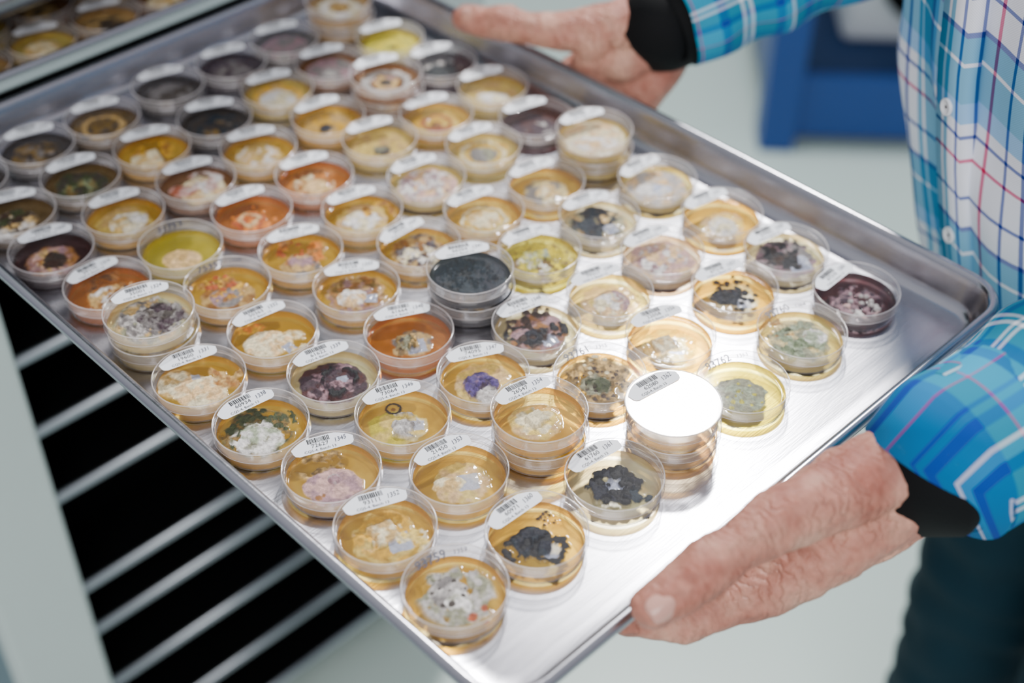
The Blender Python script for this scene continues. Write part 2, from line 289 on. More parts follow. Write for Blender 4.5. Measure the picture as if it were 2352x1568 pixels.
# x_mm,y_mm,stack,agar,phi,label,hand,features
DL=[
(46,87,1,'gold',125,None,('93759','1359'),[(f,0,-.05,.82,'ggrey','lgrey',.0018,.32),(b,-.15,.05,.4,'lgrey','grey',.0022,.2),(b,.1,-.2,.3,'white','ggrey',.002,.4),(s,-.1,.0,.5,9,.06,'dark',.0015),(s,.5,-.45,.25,4,.08,'rust',.0012)]),
(107,85,1,'gold',138,('60971','1360'),None,[HOLE(.3,-.35,.2),(b,-.08,-.12,.46,'navy','teal',.003,.16),(s,-.35,-.3,.35,14,.08,'black',.0015),(r,.25,-.3,.3,.07,'black',.001,.5),(s,.2,.55,.25,18,.04,'choc',.0008)]),
(47,147,1,'gold',116,('93111','1352'),None,[(b,.0,-.05,.72,'pale','gold',.0004,.25),HOLE(.3,-.2,.25),(q,-.05,.0,.3,.5,'tan','cream',.002),(f,.5,-.1,.5,'pale','cream',.0008,-.1),(f,-.5,-.3,.4,'tan','gold',.0008,-.1)]),
(170,83,1,'clear',133,('61760','1361'),None,[HOLE(.05,-.1,.25),(r,.0,-.08,.38,.17,'navy',.0022,.5),(s,.0,-.1,.58,34,.1,'black',.0016),(s,.55,-.35,.2,6,.1,'teal',.001)]),
(107,150,1,'gold',130,('21450','1353'),None,[(b,.05,-.1,.62,'pale','peach',.0006,.15),HOLE(.2,-.1,.24,.2),(b,-.2,-.15,.36,'cream','tan',.0015,.25,.7)]),
(54,204,1,'gold',116,('72627','1345'),None,[(f,-.35,.35,.6,'olive','tan',.0008,.1),(b,.08,-.3,.68,'mauve','pink',.001,.12,.85),(b,.05,-.1,.15,'lgrey','mauve',.0022,.3),(s,-.1,-.85,.3,12,.06,'brown',.001)]),
(228,89,2,'tan',132,('62080','1362'),None,[]),
(166,142,2,'gold',128,('26547','1354'),None,[(b,-.08,-.08,.6,'pale','peach',.0006,.1),(b,-.1,-.05,.44,'cream','pale',.0012,.3),(q,-.05,-.05,.2,.7,'cream','cream',.0024)]),
(115,210,1,'gold',120,('73064','1346'),None,[(b,-.2,-.2,.6,'pale','yellow',.0004,.2),(b,.2,-.2,.4,'pale','clear',.0004,.2),HOLE(.32,-.12,.16,.1),(f,.0,-.15,.45,'lgrey','grey',.0028,.1),(b,.02,-.2,.25,'grey','white',.003,.3),(r,-.25,.38,.15,.04,'choc',.0008,.1),(b,-.25,.38,.06,'brown','brown',.0005,.1)]),
(47,264,1,'gold',133,('60934','1338'),None,[(f,-.05,-.05,.85,'dgreen','olive',.0012,.2),(s,-.3,.3,.5,40,.07,'dgreen',.0012),(b,.0,-.2,.5,'sage','white',.0026,.3),(f,-.1,-.3,.6,'white','ggrey',.002,.0),(s,.5,.35,.3,20,.06,'dgreen',.001)]),
(288,81,1,'yellow',125,None,('93762','1363'),[(b,-.05,-.12,.62,'ggrey','sage',.0012,.15),(b,-.1,-.1,.3,'sage','ggrey',.002,.2),(s,.05,-.2,.5,12,.05,'lime',.001)]),
(229,150,1,'gold',125,None,('93761','1355'),[(f,0,.0,.9,'olive','tan',.0012,.3),(b,-.05,-.15,.42,'olive','ggrey',.003,.3),(b,-.05,-.15,.28,'dgreen','ggrey',.003,.3),(s,0,0,.75,30,.05,'choc',.001),(s,-.1,.5,.4,10,.05,'cream',.001)]),
(176,202,1,'gold',111,('74095','1347'),None,[(b,.0,-.05,.7,'pale','peach',.0004,.15),(b,-.05,-.15,.44,'purple','mauve',.0026,.2),(f,-.05,-.2,.45,'purple','plum',.0028,.1),(f,.12,-.5,.28,'lgrey','white',.0022,.25)]),
(108,269,1,'clear',127,('61622','1339'),None,[(b,-.02,-.1,.82,'plum','maroon',.0014,.12,.9),(r,.1,-.05,.4,.1,'black',.0022,.6),HOLE(.2,-.02,.13),(f,.0,-.2,.7,'mauve','plum',.0018,-.2),(b,.1,.45,.22,'plum','mauve',.002,.3,.5)]),
(44,325,1,'gold',126,('19600','1331'),None,[(f,-.55,.0,.5,'cream','tan',.001,.2),(b,.05,-.2,.66,'cream','peach',.0012,.14,.85),(q,.1,-.15,.32,.5,'peach','cream',.0018),(f,.55,.35,.5,'tan','brown',.0008,.05),HOLE(-.15,.25,.1)]),
(356,86,1,'pale',125,None,('93760','1364'),[(b,0,-.05,.75,'ggrey','clear',.0008,.2),(f,-.05,-.05,.72,'sage','green',.002,.1),(f,-.1,-.1,.5,'green','dgreen',.002,-.15),(b,.35,.05,.3,'white','sage',.0018,.3),(f,-.3,.3,.5,'brown','tan',.0008,-.05)]),
(291,144,1,'gold',122,('22058','1356'),None,[(b,.0,-.15,.66,'pale','gold',.0004,.15),HOLE(.1,-.12,.3,.0),(q,-.15,-.15,.26,.4,'tan','cream',.0022)]),
(235,213,1,'clear',125,('74790','1348'),None,[(b,.0,-.05,.75,'brown','mauve',.0008,.2),HOLE(.3,-.3,.2),(f,-.25,-.1,.6,'black','choc',.0018,.16),(b,-.1,-.25,.28,'navy','black',.0025,.3),(s,.0,.3,.75,18,.1,'choc',.0016),(s,.6,.1,.3,8,.09,'black',.0016)]),
(169,266,1,'amber',111,('61664','1340'),None,[(b,.1,-.15,.5,'grey','tan',.0005,.25),HOLE(.18,-.25,.24,.3),(q,-.02,-.2,.25,.25,'dark','tan',.003),(f,-.05,-.2,.3,'ggrey','olive',.003,.1)]),
(105,329,1,'gold',132,('50363','1332'),None,[(b,-.12,-.2,.6,'cream','peach',.0014,.12,.8),HOLE(.42,-.32,.14,.9),(f,.4,-.1,.45,'cream','tan',.001,.0),(f,-.5,.2,.4,'orange','gold',.0008,-.1)]),
(49,385,2,'clear',123,('35001','1324'),None,[(b,0,-.05,.85,'ggrey','tan',.0016,.12),(f,0,0,.85,'grey','lgrey',.0025,.15),(b,.15,.05,.45,'dark','grey',.0025,.35),(f,.3,.0,.6,'plum','grey',.002,.05)]),
(417,86,1,'maroon',142,('67210','1365'),None,[(f,.0,-.2,.7,'mauve','plum',.0016,.05),(f,.1,-.35,.5,'white','pink',.0022,-.08),(s,.1,-.3,.5,14,.06,'lgrey',.0016)]),
(360,146,1,'gold',125,('67218','1357'),None,[(b,.0,-.12,.6,'clear','tan',.0006,.2),HOLE(.25,-.25,.26,.3),(b,-.2,-.1,.36,'navy','black',.0025,.3),(s,.0,.3,.45,16,.08,'choc',.0014),(s,.0,-.1,.6,22,.07,'black',.0012)]),
(295,202,1,'pale',125,('79317','1349'),None,[(b,0,-.1,.75,'peach','pale',.0006,.15),(b,.05,-.12,.5,'peach','mauve',.001,.2),(f,.0,-.2,.45,'white','cream',.0022,.2)]),
(230,272,2,'teal',112,('66254','1341'),None,[(b,0,-.05,.92,'teal','navy',.0018,.06),(f,0,-.05,.85,'black','teal',.0026,.1),(s,0,0,.8,24,.08,'teal',.003)]),
(174,326,1,'gold',108,('19124','1333'),None,[(b,0,-.05,.75,'mauve','tan',.0007,.2),(f,.0,.1,.75,'brown','olive',.001,.1),HOLE(.35,-.15,.16,.1),(b,-.1,-.15,.36,'white','peach',.003,.3)]),
(112,389,1,'gold',125,None,('75357','1325'),[(b,.0,-.15,.68,'tan','brown',.0007,.2),(b,-.02,-.2,.42,'grey','mauve',.0014,.2),(f,-.2,.2,.65,'brown','gold',.0014,.05),(s,-.3,.3,.4,8,.08,'rust',.001)]),
(53,446,1,'amber',140,('29110','1316'),None,[(b,.05,-.2,.55,'brown','tan',.001,.2),(f,.0,-.25,.5,'white','tan',.0022,.1),(f,.1,.2,.7,'brown','choc',.001,-.05),(s,.4,.0,.4,10,.07,'peach',.001)]),
(420,148,1,'clear',130,('67902','1358'),None,[(b,.0,-.1,.78,'grey','mauve',.0008,.15),HOLE(.3,-.3,.3,.3),(b,-.2,-.15,.34,'navy','dark',.002,.4),(f,0,.1,.75,'black','choc',.0016,.08)]),
(355,207,1,'peach',130,('61711','1350'),None,[(b,0,-.05,.85,'peach','pink',.0008,.1),(f,.0,-.1,.7,'white','mauve',.002,.1)]),
(293,268,1,'yellow',125,('92313','1342'),None,[(f,0,0,.85,'yellow','olive',.001,.1),(q,-.05,-.15,.34,.2,'sage','lime',.0026),(f,-.05,-.2,.5,'white','lime',.0024,-.05),(s,.1,-.5,.4,10,.07,'olive',.001)]),
(237,333,1,'gold',140,('60240','1334'),None,[(b,.0,-.1,.75,'tan','brown',.0007,.15),(f,.05,.05,.7,'plum','grey',.0022,.05),(f,.0,-.3,.55,'cream','white',.0022,.1)]),
(172,385,1,'gold',118,('19124','1326'),None,[(b,.0,-.3,.5,'tan','grey',.0007,.2),(f,-.1,.2,.75,'brown','orange',.0014,.0),(b,-.02,-.25,.34,'mauve','tan',.0026,.3),(s,-.3,.35,.4,8,.1,'rust',.0014)]),
(114,448,1,'yellow',125,None,('31752',None),[(b,.05,-.25,.52,'peach','tan',.0012,.04,.85),(b,.05,-.2,.12,'tan','brown',.0016,.1)]),
(46,507,1,'maroon',122,('33104','1309'),None,[(b,.0,-.12,.66,'brown','mauve',.0008,.15),(f,.0,-.1,.6,'pink','tan',.0018,.1),(b,.05,-.15,.34,'choc','dark',.0024,.3)]),
(421,207,1,'gold',130,('61720','1351'),None,[(b,.0,-.2,.62,'pale','peach',.0007,.15),(b,.0,-.3,.4,'cream','white',.002,.3)]),
(354,267,1,'clear',125,('90221','1343'),None,[(b,0,-.05,.8,'ggrey','tan',.0006,.1),(f,-.05,-.05,.75,'teal','dark',.0022,.18),(b,-.3,-.15,.28,'navy','teal',.0024,.3),HOLE(.3,-.3,.18)]),
(298,330,1,'gold',130,('60413','1335'),None,[(b,.0,-.1,.7,'pale','gold',.0007,.15),(b,.0,-.1,.42,'cream','tan',.0018,.35),(r,.0,-.1,.55,.04,'cream',.001,.3)]),
(234,392,1,'gold',125,('50371','1327'),None,[(b,.0,-.1,.72,'pale','peach',.0006,.15),(b,.0,-.15,.45,'cream','white',.0024,.35),(f,.4,.3,.5,'brown','gold',.001,.0)]),
(176,448,1,'amber',130,('30012','1318'),None,[(b,-.05,-.2,.45,'orange','rust',.0018,.25),(r,-.05,-.2,.26,.05,'peach',.0024,.4),(s,.0,-.1,.6,10,.07,'orange',.001)]),
(107,510,1,'gold',128,('30028','1310'),None,[(b,.0,-.1,.72,'tan','pale',.0007,.15),(b,.15,-.1,.5,'white','cream',.0016,.2),(q,-.05,-.25,.25,.6,'cream','tan',.0024)]),
(50,565,1,'olive',120,('17230','1302'),None,[(b,.0,-.2,.65,'tan','white',.0014,.2),(f,.0,-.1,.6,'choc','dgreen',.002,.05)]),
(420,269,1,'pale',138,('61733','1344'),None,[(b,0,-.05,.85,'peach','lgrey',.001,.1),(b,-.1,-.2,.5,'lav','white',.0014,.2,.6)]),
(357,325,1,'gold',130,('60418','1336'),None,[(b,.0,-.15,.6,'clear','grey',.0007,.2),(b,.0,-.2,.36,'cream','tan',.0024,.4)]),
(296,391,1,'pale',130,('50380','1328'),None,[(b,0,-.05,.85,'pink','peach',.0008,.1),(f,.0,-.05,.8,'white','mauve',.0026,.08)]),
(237,452,1,'amber',125,('30017','1319'),None,[(f,.0,-.1,.75,'brown','amber',.0012,.05),(b,.02,-.25,.36,'peach','tan',.0024,.35),(f,.0,-.1,.6,'cream','tan',.002,-.15)]),
(169,508,1,'brown',125,('30034','1311'),None,[(b,.15,-.1,.65,'peach','cream',.0016,.15),(b,-.4,-.2,.4,'rust','pink',.0014,.2,.7),(f,.1,.2,.6,'pink','white',.0018,.0)]),
(109,572,1,'olive',130,('17240','1303'),None,[(b,.0,-.1,.75,'dark','dgreen',.001,.15),(f,.0,-.2,.5,'olive','green',.002,-.1)]),
(417,332,2,'pale',125,('61738','1337'),None,[(b,0,-.05,.9,'peach','cream',.001,.08),(b,.0,-.35,.65,'white','peach',.0014,.15,.55)]),
(357,393,1,'pale',130,('50388','1329'),None,[(b,0,-.05,.8,'pale','gold',.0006,.15),(b,.0,-.15,.4,'ggrey','grey',.0018,.3),(r,.0,-.1,.6,.05,'cream',.001,.3)]),
(305,456,1,'pale',125,('30021','1320'),None,[(b,0,-.05,.85,'tan','pale',.0007,.08),(b,.05,-.25,.28,'dark','ggrey',.002,.35)]),
(229,511,1,'gold',120,('30040','1312'),None,[(b,.0,-.1,.7,'tan','pale',.0007,.15),(f,.0,-.1,.65,'white','tan',.0022,.1)]),
(170,568,1,'gold',122,('17251','1304'),None,[(f,.1,.0,.75,'brown','gold',.001,.05),(q,-.05,-.3,.34,.5,'cream','peach',.0028),(b,-.3,-.3,.3,'cream','tan',.0018,.2)]),
(107,633,1,'dark',125,('12001','1296'),None,[(b,.0,-.1,.7,'dark','olive',.0014,.15),(f,.0,-.15,.5,'grey','olive',.002,-.1)]),
(414,392,1,'maroon',125,('50391','1330'),None,[(b,.0,-.1,.7,'plum','maroon',.001,.15),(f,.1,-.3,.45,'lgrey','plum',.0018,-.1)]),
(361,452,1,'gold',125,('30025','1321'),None,[(b,.0,-.1,.7,'pale','gold',.0007,.15),(b,.0,-.3,.22,'choc','brown',.0022,.3),(r,.0,-.15,.4,.06,'rust',.001,.3)]),
(296,509,1,'gold',130,('30044','1313'),None,[(b,.0,-.1,.72,'gold','tan',.0007,.1),(b,-.05,-.3,.24,'navy','dark',.0024,.3)]),
(229,569,1,'dark',115,('17262','1305'),None,[(b,.0,-.1,.8,'dark','teal',.0012,.1),(f,.1,-.2,.5,'olive','grey',.0018,-.15)]),
(165,631,1,'olive',125,('12010','1297'),None,[(b,.0,-.1,.8,'olive','dark',.001,.2),(r,.0,-.1,.55,.07,'tan',.001,.2),(b,.0,-.15,.3,'dark','olive',.0016,.2)]),
(423,452,1,'pale',125,('30028','1322'),None,[(b,.0,-.1,.8,'tan','pale',.0007,.1),(b,.0,-.3,.5,'cream','white',.0022,.2,.6)]),
(356,507,2,'brown',125,('30050','1314'),None,[(r,.0,-.1,.6,.12,'lgrey',.001,.3),(b,.0,-.1,.4,'mauve','tan',.0014,.3),(b,.0,-.15,.18,'dark','dark',.0014,.3)]),
(292,570,1,'pale',125,('17270','1306'),None,[(b,.0,-.05,.8,'tan','gold',.001,.1),(b,.0,-.2,.55,'cream','white',.0016,.15)]),
(231,637,1,'dark',125,('12018','1298'),None,[(b,.0,-.1,.7,'dark','grey',.001,.1),(b,.0,-.15,.25,'grey','dark',.0016,.2)]),
(419,510,1,'plum',125,('30058','1315'),None,[(f,.0,-.1,.7,'lgrey','black',.002,.0),(b,-.1,-.2,.35,'black','navy',.002,.3)]),
(350,573,1,'brown',125,('17281','1307'),None,[(b,.0,-.05,.8,'grey','mauve',.001,.1),(b,.0,-.15,.3,'lgrey','grey',.0014,.2)]),
(290,631,1,'plum',125,('12027','1299'),None,[(b,.0,-.1,.7,'plum','grey',.001,.1),(b,.0,-.2,.25,'grey','plum',.0016,.2)]),
(414,571,1,'yellow',125,('17290','1308'),None,[(b,.0,-.05,.8,'yellow','lime',.001,.1),(b,.1,-.2,.12,'dgreen','olive',.001,.2)]),
(347,632,1,'grey',125,('12030','1300'),None,[(b,.0,-.1,.75,'mauve','grey',.001,.1)]),
(408,632,2,'tan',125,('12035','1301'),None,[(b,.0,-.1,.7,'cream','white',.0015,.1),(b,.0,-.1,.35,'brown','tan',.001,.2)]),
(46,627,1,'dark',125,('12000','1295'),None,[(b,.0,-.1,.7,'teal','grey',.0014,.15),(f,.0,-.15,.6,'plum','ggrey',.002,-.05)]),
]
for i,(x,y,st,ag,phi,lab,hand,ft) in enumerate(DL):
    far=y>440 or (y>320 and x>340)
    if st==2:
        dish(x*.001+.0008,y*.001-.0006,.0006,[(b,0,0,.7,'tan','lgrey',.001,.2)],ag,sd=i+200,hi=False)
    dish(x*.001,y*.001,.0006+.0155*(st-1),ft,ag,phi,lab,hand,glare=(lab is not None and lab[0]=='62080'),sd=i+1,hi=not far)

# ------------------------------------------------------------ sheet pans
TW,TL=.479,.692
def rrect(x0,y0,x1,y1,r,n=9):
    P=[]
    for cx,cy,a0 in((x1-r,y0+r,-90),(x1-r,y1-r,0),(x0+r,y1-r,90),(x0+r,y0+r,180)):
        for k in range(n+1):
            a=radians(a0+90*k/n);P.append((cx+r*cos(a),cy+r*sin(a)))
    return P
def pan_mesh(name):
    mb=MB()
    prof=[(.0050,.0190),(.0026,.0192),(.0008,.0206),(0,.0226),(.0007,.0248),(.0026,.0264),(.0050,.0266),(.0072,.0254),(.0084,.0228),(.0098,.0180),(.0128,.0070),(.0142,.0035),(.0168,.0011),(.0205,0),(.030,0)]
    rows=[]
    for d,z in prof:
        rows.append([mb.vert((x,y,z)) for x,y in rrect(d,d,TW-d,TL-d,max(.012,.034-d))])
    for A,B in zip(rows,rows[1:]):
        n=len(A)
        for i in range(n): mb.face((A[i],A[(i+1)%n],B[(i+1)%n],B[i]),0)
    mb.face(rows[-1],0,True)
    return mb.mesh(name)
PM=pan_mesh('sheet_pan_mesh');PM.materials.append(M_TRAY)
def pan(loc):
    o=bpy.data.objects.new('sheet_pan',PM);COL.objects.link(o);o.location=loc;return o
pan((0,0,ZB))
YR=.705
pan((.080,YR+.002,ZB+.010));pan((.080,YR+.014,ZB+.066));pan((.080,YR+.010,ZB+.150));pan((.080,YR+.010,ZB+.240))  # upper pans are out of view, added to block light
k=0
for j in range(5):
    for i in range(6 if j%2==0 else 5):
        k+=1
        ag=random.choice(['pale','tan','clear','brown','grey','tan','peach','pink'])
        dish(.080+.045+i*.062+(.031 if j%2 else 0),YR+.052+j*.058,.0106,[(b,0,-.1,.6,random.choice(['cream','grey','tan','white','dark']),random.choice(['tan','lgrey']),.0015,.2)],ag,125,('12%03d'%(100+k),None),sd=300+k,hi=False)

# ------------------------------------------------------------ rack
M_POST=simple('rack_white_enamel','#C2CFCD',.45,0,.04,8)
M_BLACK=simple('black_parts_and_shade','#050607',.8,0,.1,20,spec=.05)  # black for casters and grille; inside the rack it stands in for shade
M_SIDE=simple('rack_grey_side','#5E7480',.5,0,.05,10)
rack=empty('tray_rack',(.3,YR,0))
def part(name,boxes,mat,parent,bev=0):
    mb=MB()
    for lo,hi in boxes: mb.box(lo,hi)
    o=obj(name,mb.mesh(name),[mat],None,False)
    if bev: bevelled(o,bev)
    o.parent=parent;o.matrix_parent_inverse=Matrix.Translation(parent.location).inverted()
    return o
T=ZB
RX0,RX1=.069,.565
part('front_posts',[((-.022,YR,0.06),(RX0,YR+.035,T+.62)),((RX1,YR,0.06),(RX1+.09,YR+.035,T+.62))],M_POST,rack,bev=.004)
part('back_posts',[((-.022,YR+.70,.06),(RX0,YR+.735,T+.62)),((RX1,YR+.70,.06),(RX1+.09,YR+.735,T+.62))],M_POST,rack,bev=.004)
part('side_panels',[((-.016,YR+.035,.08),(-.006,YR+.70,T+.60)),((RX1+.075,YR+.035,.08),(RX1+.085,YR+.70,T+.60))],M_SIDE,rack)
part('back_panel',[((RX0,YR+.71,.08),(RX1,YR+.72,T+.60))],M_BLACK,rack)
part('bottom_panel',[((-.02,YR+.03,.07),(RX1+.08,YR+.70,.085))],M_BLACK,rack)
part('top_panel',[((-.022,YR,T+.60),(RX1+.09,YR+.735,T+.625))],M_POST,rack,bev=.004)
RZ=[-.241,-.330,-.422,-.561,-.631,-.730,-.835,-.932]
part('shade_black_plates',[((RX0+.002,YR+.014,T+z-.004),(RX1-.002,YR+.69,T+z-.001)) for z in RZ],M_BLACK,rack)  # shelf plates coloured black for the shade between shelves
mb=MB()
for z in RZ:   # rolled front lips
    ring=[(.0050*cos(a),.0062*sin(a)) for a in [2*pi*t/12 for t in range(12)]]
    A=[mb.vert((RX0-.004,YR+.006+p,T+z+w)) for p,w in ring];B=[mb.vert((RX1,YR+.006+p,T+z+w)) for p,w in ring]
    for i in range(12): mb.face((A[i],A[(i+1)%12],B[(i+1)%12],B[i]))
    mb.face(A[::-1]);mb.face(B)
o=obj('shelf_front_lips',mb.mesh('shelf_front_lips'),[M_RAIL]);o.parent=rack;o.matrix_parent_inverse=Matrix.Translation(rack.location).inverted()
part('rack_shade_sheet',[((RX0,YR+.09,.085),(RX1,YR+.095,T-.03))],M_BLACK,rack)  # added black sheet standing in for shade deep in the rack
part('tray_runners',[((-.005,YR+.04,T+z-.004),(RX0+.018,YR+.69,T+z-.0005)) for z in(.010,.066,.150,.240)]+[((RX1-.012,YR+.04,T+z-.004),(RX1+.075,YR+.69,T+z-.0005)) for z in(.010,.066,.150,.240)],M_RAIL,rack)
mb=MB()
for cx,cy in((.024,YR+.03),(RX1+.045,YR+.03),(.024,YR+.71),(RX1+.045,YR+.71)):
    n=20;rows=[]
    for rr,xx in((.012,-.012),(.028,-.012),(.031,-.008),(.031,.008),(.028,.012),(.012,.012)):
        rows.append([mb.vert((cx+xx,cy+rr*cos(2*pi*t/n),.031+rr*sin(2*pi*t/n))) for t in range(n)])
    for A,B in zip(rows,rows[1:]):
        for t in range(n): mb.face((A[t],A[(t+1)%n],B[(t+1)%n],B[t]))
    mb.face(rows[0]);mb.face(rows[-1][::-1])
    mb.box((cx-.018,cy-.014,.028),(cx-.014,cy+.014,.066));mb.box((cx+.014,cy-.014,.028),(cx+.018,cy+.014,.066));mb.box((cx-.018,cy-.02,.062),(cx+.018,cy+.02,.068))
o=obj('casters',mb.mesh('casters'),[M_BLACK]);o.parent=rack;o.matrix_parent_inverse=Matrix.Translation(rack.location).inverted()

# ------------------------------------------------------------ person
skin,N,L,bs=newmat('skin')
tc=N.new('ShaderNodeTexCoord')
n1=N.new('ShaderNodeTexNoise');n1.inputs['Scale'].default_value=28;n1.inputs['Detail'].default_value=5;n1.inputs['Roughness'].default_value=.58
L.new(tc.outputs['Object'],n1.inputs['Vector'])
cr=N.new('ShaderNodeValToRGB');cr.color_ramp.elements[0].position=.34;cr.color_ramp.elements[0].color=hx('#A46252');cr.color_ramp.elements[1].position=.66;cr.color_ramp.elements[1].color=hx('#D2A08A')
e=cr.color_ramp.elements.new(.5);e.color=hx('#BE8270')
L.new(n1.outputs['Fac'],cr.inputs[0])
mp=N.new('ShaderNodeMapping');mp.inputs['Scale'].default_value=(2.4,.7,.9);L.new(tc.outputs['Object'],mp.inputs['Vector'])
n2=N.new('ShaderNodeTexNoise');n2.inputs['Scale'].default_value=150;n2.inputs['Detail'].default_value=8;n2.inputs['Roughness'].default_value=.62;L.new(mp.outputs[0],n2.inputs['Vector'])
fm=N.new('ShaderNodeMapRange');fm.inputs['From Min'].default_value=.3;fm.inputs['From Max'].default_value=.7;fm.inputs['To Min'].default_value=.83;fm.inputs['To Max'].default_value=1.12;L.new(n2.outputs['Fac'],fm.inputs['Value'])
# transverse creases, breaking up with noise
wv=N.new('ShaderNodeTexWave');wv.inputs['Scale'].default_value=62;wv.inputs['Distortion'].default_value=9;wv.inputs['Detail'].default_value=3;wv.inputs['Detail Scale'].default_value=1.6
L.new(tc.outputs['Object'],wv.inputs['Vector'])
pw=N.new('ShaderNodeMath');pw.operation='POWER';pw.inputs[1].default_value=.35;L.new(wv.outputs['Fac'],pw.inputs[0])
mk=N.new('ShaderNodeTexNoise');mk.inputs['Scale'].default_value=38;L.new(tc.outputs['Object'],mk.inputs['Vector'])
mm=N.new('ShaderNodeMapRange');mm.inputs['From Min'].default_value=.40;mm.inputs['From Max'].default_value=.60;mm.inputs['To Max'].default_value=1.0;L.new(mk.outputs['Fac'],mm.inputs['Value'])
cre=N.new('ShaderNodeMath');cre.operation='MULTIPLY';L.new(pw.outputs[0],cre.inputs[0]);L.new(mm.outputs[0],cre.inputs[1])
vs_=N.new('ShaderNodeVectorMath');vs_.operation='SCALE';L.new(cr.outputs[0],vs_.inputs[0]);L.new(fm.outputs[0],vs_.inputs['Scale']);L.new(vs_.outputs[0],bs.inputs['Base Color'])
bs.inputs['Roughness'].default_value=.48;bs.inputs['Subsurface Weight'].default_value=.04;bs.inputs['Subsurface Radius'].default_value=(.01,.004,.002);bs.inputs['Subsurface Scale'].default_value=.25
ad=N.new('ShaderNodeMath');ad.operation='ADD';L.new(cre.outputs[0],ad.inputs[0]);L.new(n2.outputs['Fac'],ad.inputs[1])
bp=N.new('ShaderNodeBump');bp.inputs['Strength'].default_value=.75;bp.inputs['Distance'].default_value=.0017
L.new(ad.outputs[0],bp.inputs['Height']);L.new(bp.outputs[0],bs.inputs['Normal'])
M_NAIL=simple('fingernail','#CC9C8E',.2,0,.05,120)
M_HAIR=simple('grey_hair','#6A6560',.7,0,.3,60,.6,300)

def capsules(chains,seg=18):
    bm=bmesh.new()
    for ch in chains:
        for (p0,r0),(p1,r1) in zip(ch,ch[1:]):
            p0,p1=Vector(p0),Vector(p1);d=p1-p0;Ln=d.length
            if Ln<1e-6: continue
            M=Matrix.Translation((p0+p1)/2)@d.to_track_quat('Z','Y').to_matrix().to_4x4()
            bmesh.ops.create_cone(bm,cap_ends=True,segments=seg,radius1=r0,radius2=r1,depth=Ln,matrix=M)
        for p,rr in ch:
            bmesh.ops.create_icosphere(bm,subdivisions=3,radius=rr,matrix=Matrix.Translation(Vector(p)))
    me=bpy.data.meshes.new('organic');bm.to_mesh(me);bm.free();return me
T1=bpy.data.textures.new('skin_lumps','CLOUDS');T1.noise_scale=.022;T1.noise_depth=2
T2=bpy.data.textures.new('skin_folds','CLOUDS');T2.noise_scale=.009;T2.noise_depth=3
def organic(name,chains,mat,voxel,it,parent,off=Vector((0,0,ZB)),lumps=0):
    me=capsules([[(Vector(p)+off,rr) for p,rr in ch] for ch in chains])
    o=obj(name,me,[mat])
    m=o.modifiers.new('remesh','REMESH');m.mode='VOXEL';m.voxel_size=voxel;m.use_smooth_shade=True
    m2=o.modifiers.new('smooth','SMOOTH');m2.factor=.5;m2.iterations=it
    if lumps:
        for tx,st in((T1,.0045*lumps),(T2,.0019*lumps)):
            d=o.modifiers.new('disp','DISPLACE');d.texture=tx;d.strength=st;d.mid_level=.5;d.texture_coords='LOCAL'
    if parent: o.parent=parent
    return o
man=empty('man')
LH=[
 [((.40,-.099,.091),.026),((.32,-.080,.080),.024),((.262,-.054,.068),.0220),((.225,-.034,.056),.0212)],
 [((.40,-.106,.075),.026),((.32,-.086,.060),.024),((.262,-.062,.044),.0220),((.225,-.040,.024),.0232)],
 [((.252,-.052,.062),.0212),((.212,-.036,.058),.0207),((.178,-.025,.055),.0178),((.152,-.019,.051),.0134),((.131,-.016,.0475),.0158),((.112,-.0115,.0415),.0136),((.098,-.008,.0375),.0122)],
 [((.252,-.056,.045),.023),((.215,-.040,.018),.0222),((.184,-.026,-.004),.0170)],
 [((.255,-.050,.040),.022),((.225,-.026,.0),.020),((.200,-.010,-.022),.0155)],
 [((.258,-.046,.038),.022),((.236,-.018,-.006),.019),((.216,.0,-.031),.0145)],
 [((.262,-.044,.036),.022),((.250,-.016,-.006),.018),((.234,.004,-.034),.0135)],
 [((.208,-.034,.045),.0130),((.200,-.030,.012),.0125)],
 [((.262,-.077,.055),.0055),((.225,-.060,.030),.0045),((.195,-.043,.004),.0042)],
 [((.262,-.079,.040),.0055),((.235,-.062,.012),.0045),((.205,-.035,-.018),.004)],
 [((.270,-.078,.068),.005),((.235,-.061,.060),.0048),((.195,-.044,.054),.0042)],
 [((.184,-.026,-.004),.0165),((.158,-.012,-.010),.0130),((.136,-.001,-.0145),.0134),((.116,.020,-.0125),.0106),((.104,.040,-.0115),.009)],
 [((.200,-.010,-.022),.0145),((.165,.028,-.024),.0125),((.150,.052,-.0145),.0108),((.140,.072,-.0115),.0092)],
 [((.216,.0,-.031),.0135),((.190,.042,-.028),.012),((.177,.066,-.016),.0103),((.168,.084,-.0112),.0088)],
 [((.234,.004,-.034),.012),((.218,.038,-.028),.0105),((.208,.057,-.016),.009),((.201,.071,-.0105),.0078)],
]
organic('left_hand',LH,skin,.0015,4,man,lumps=1)
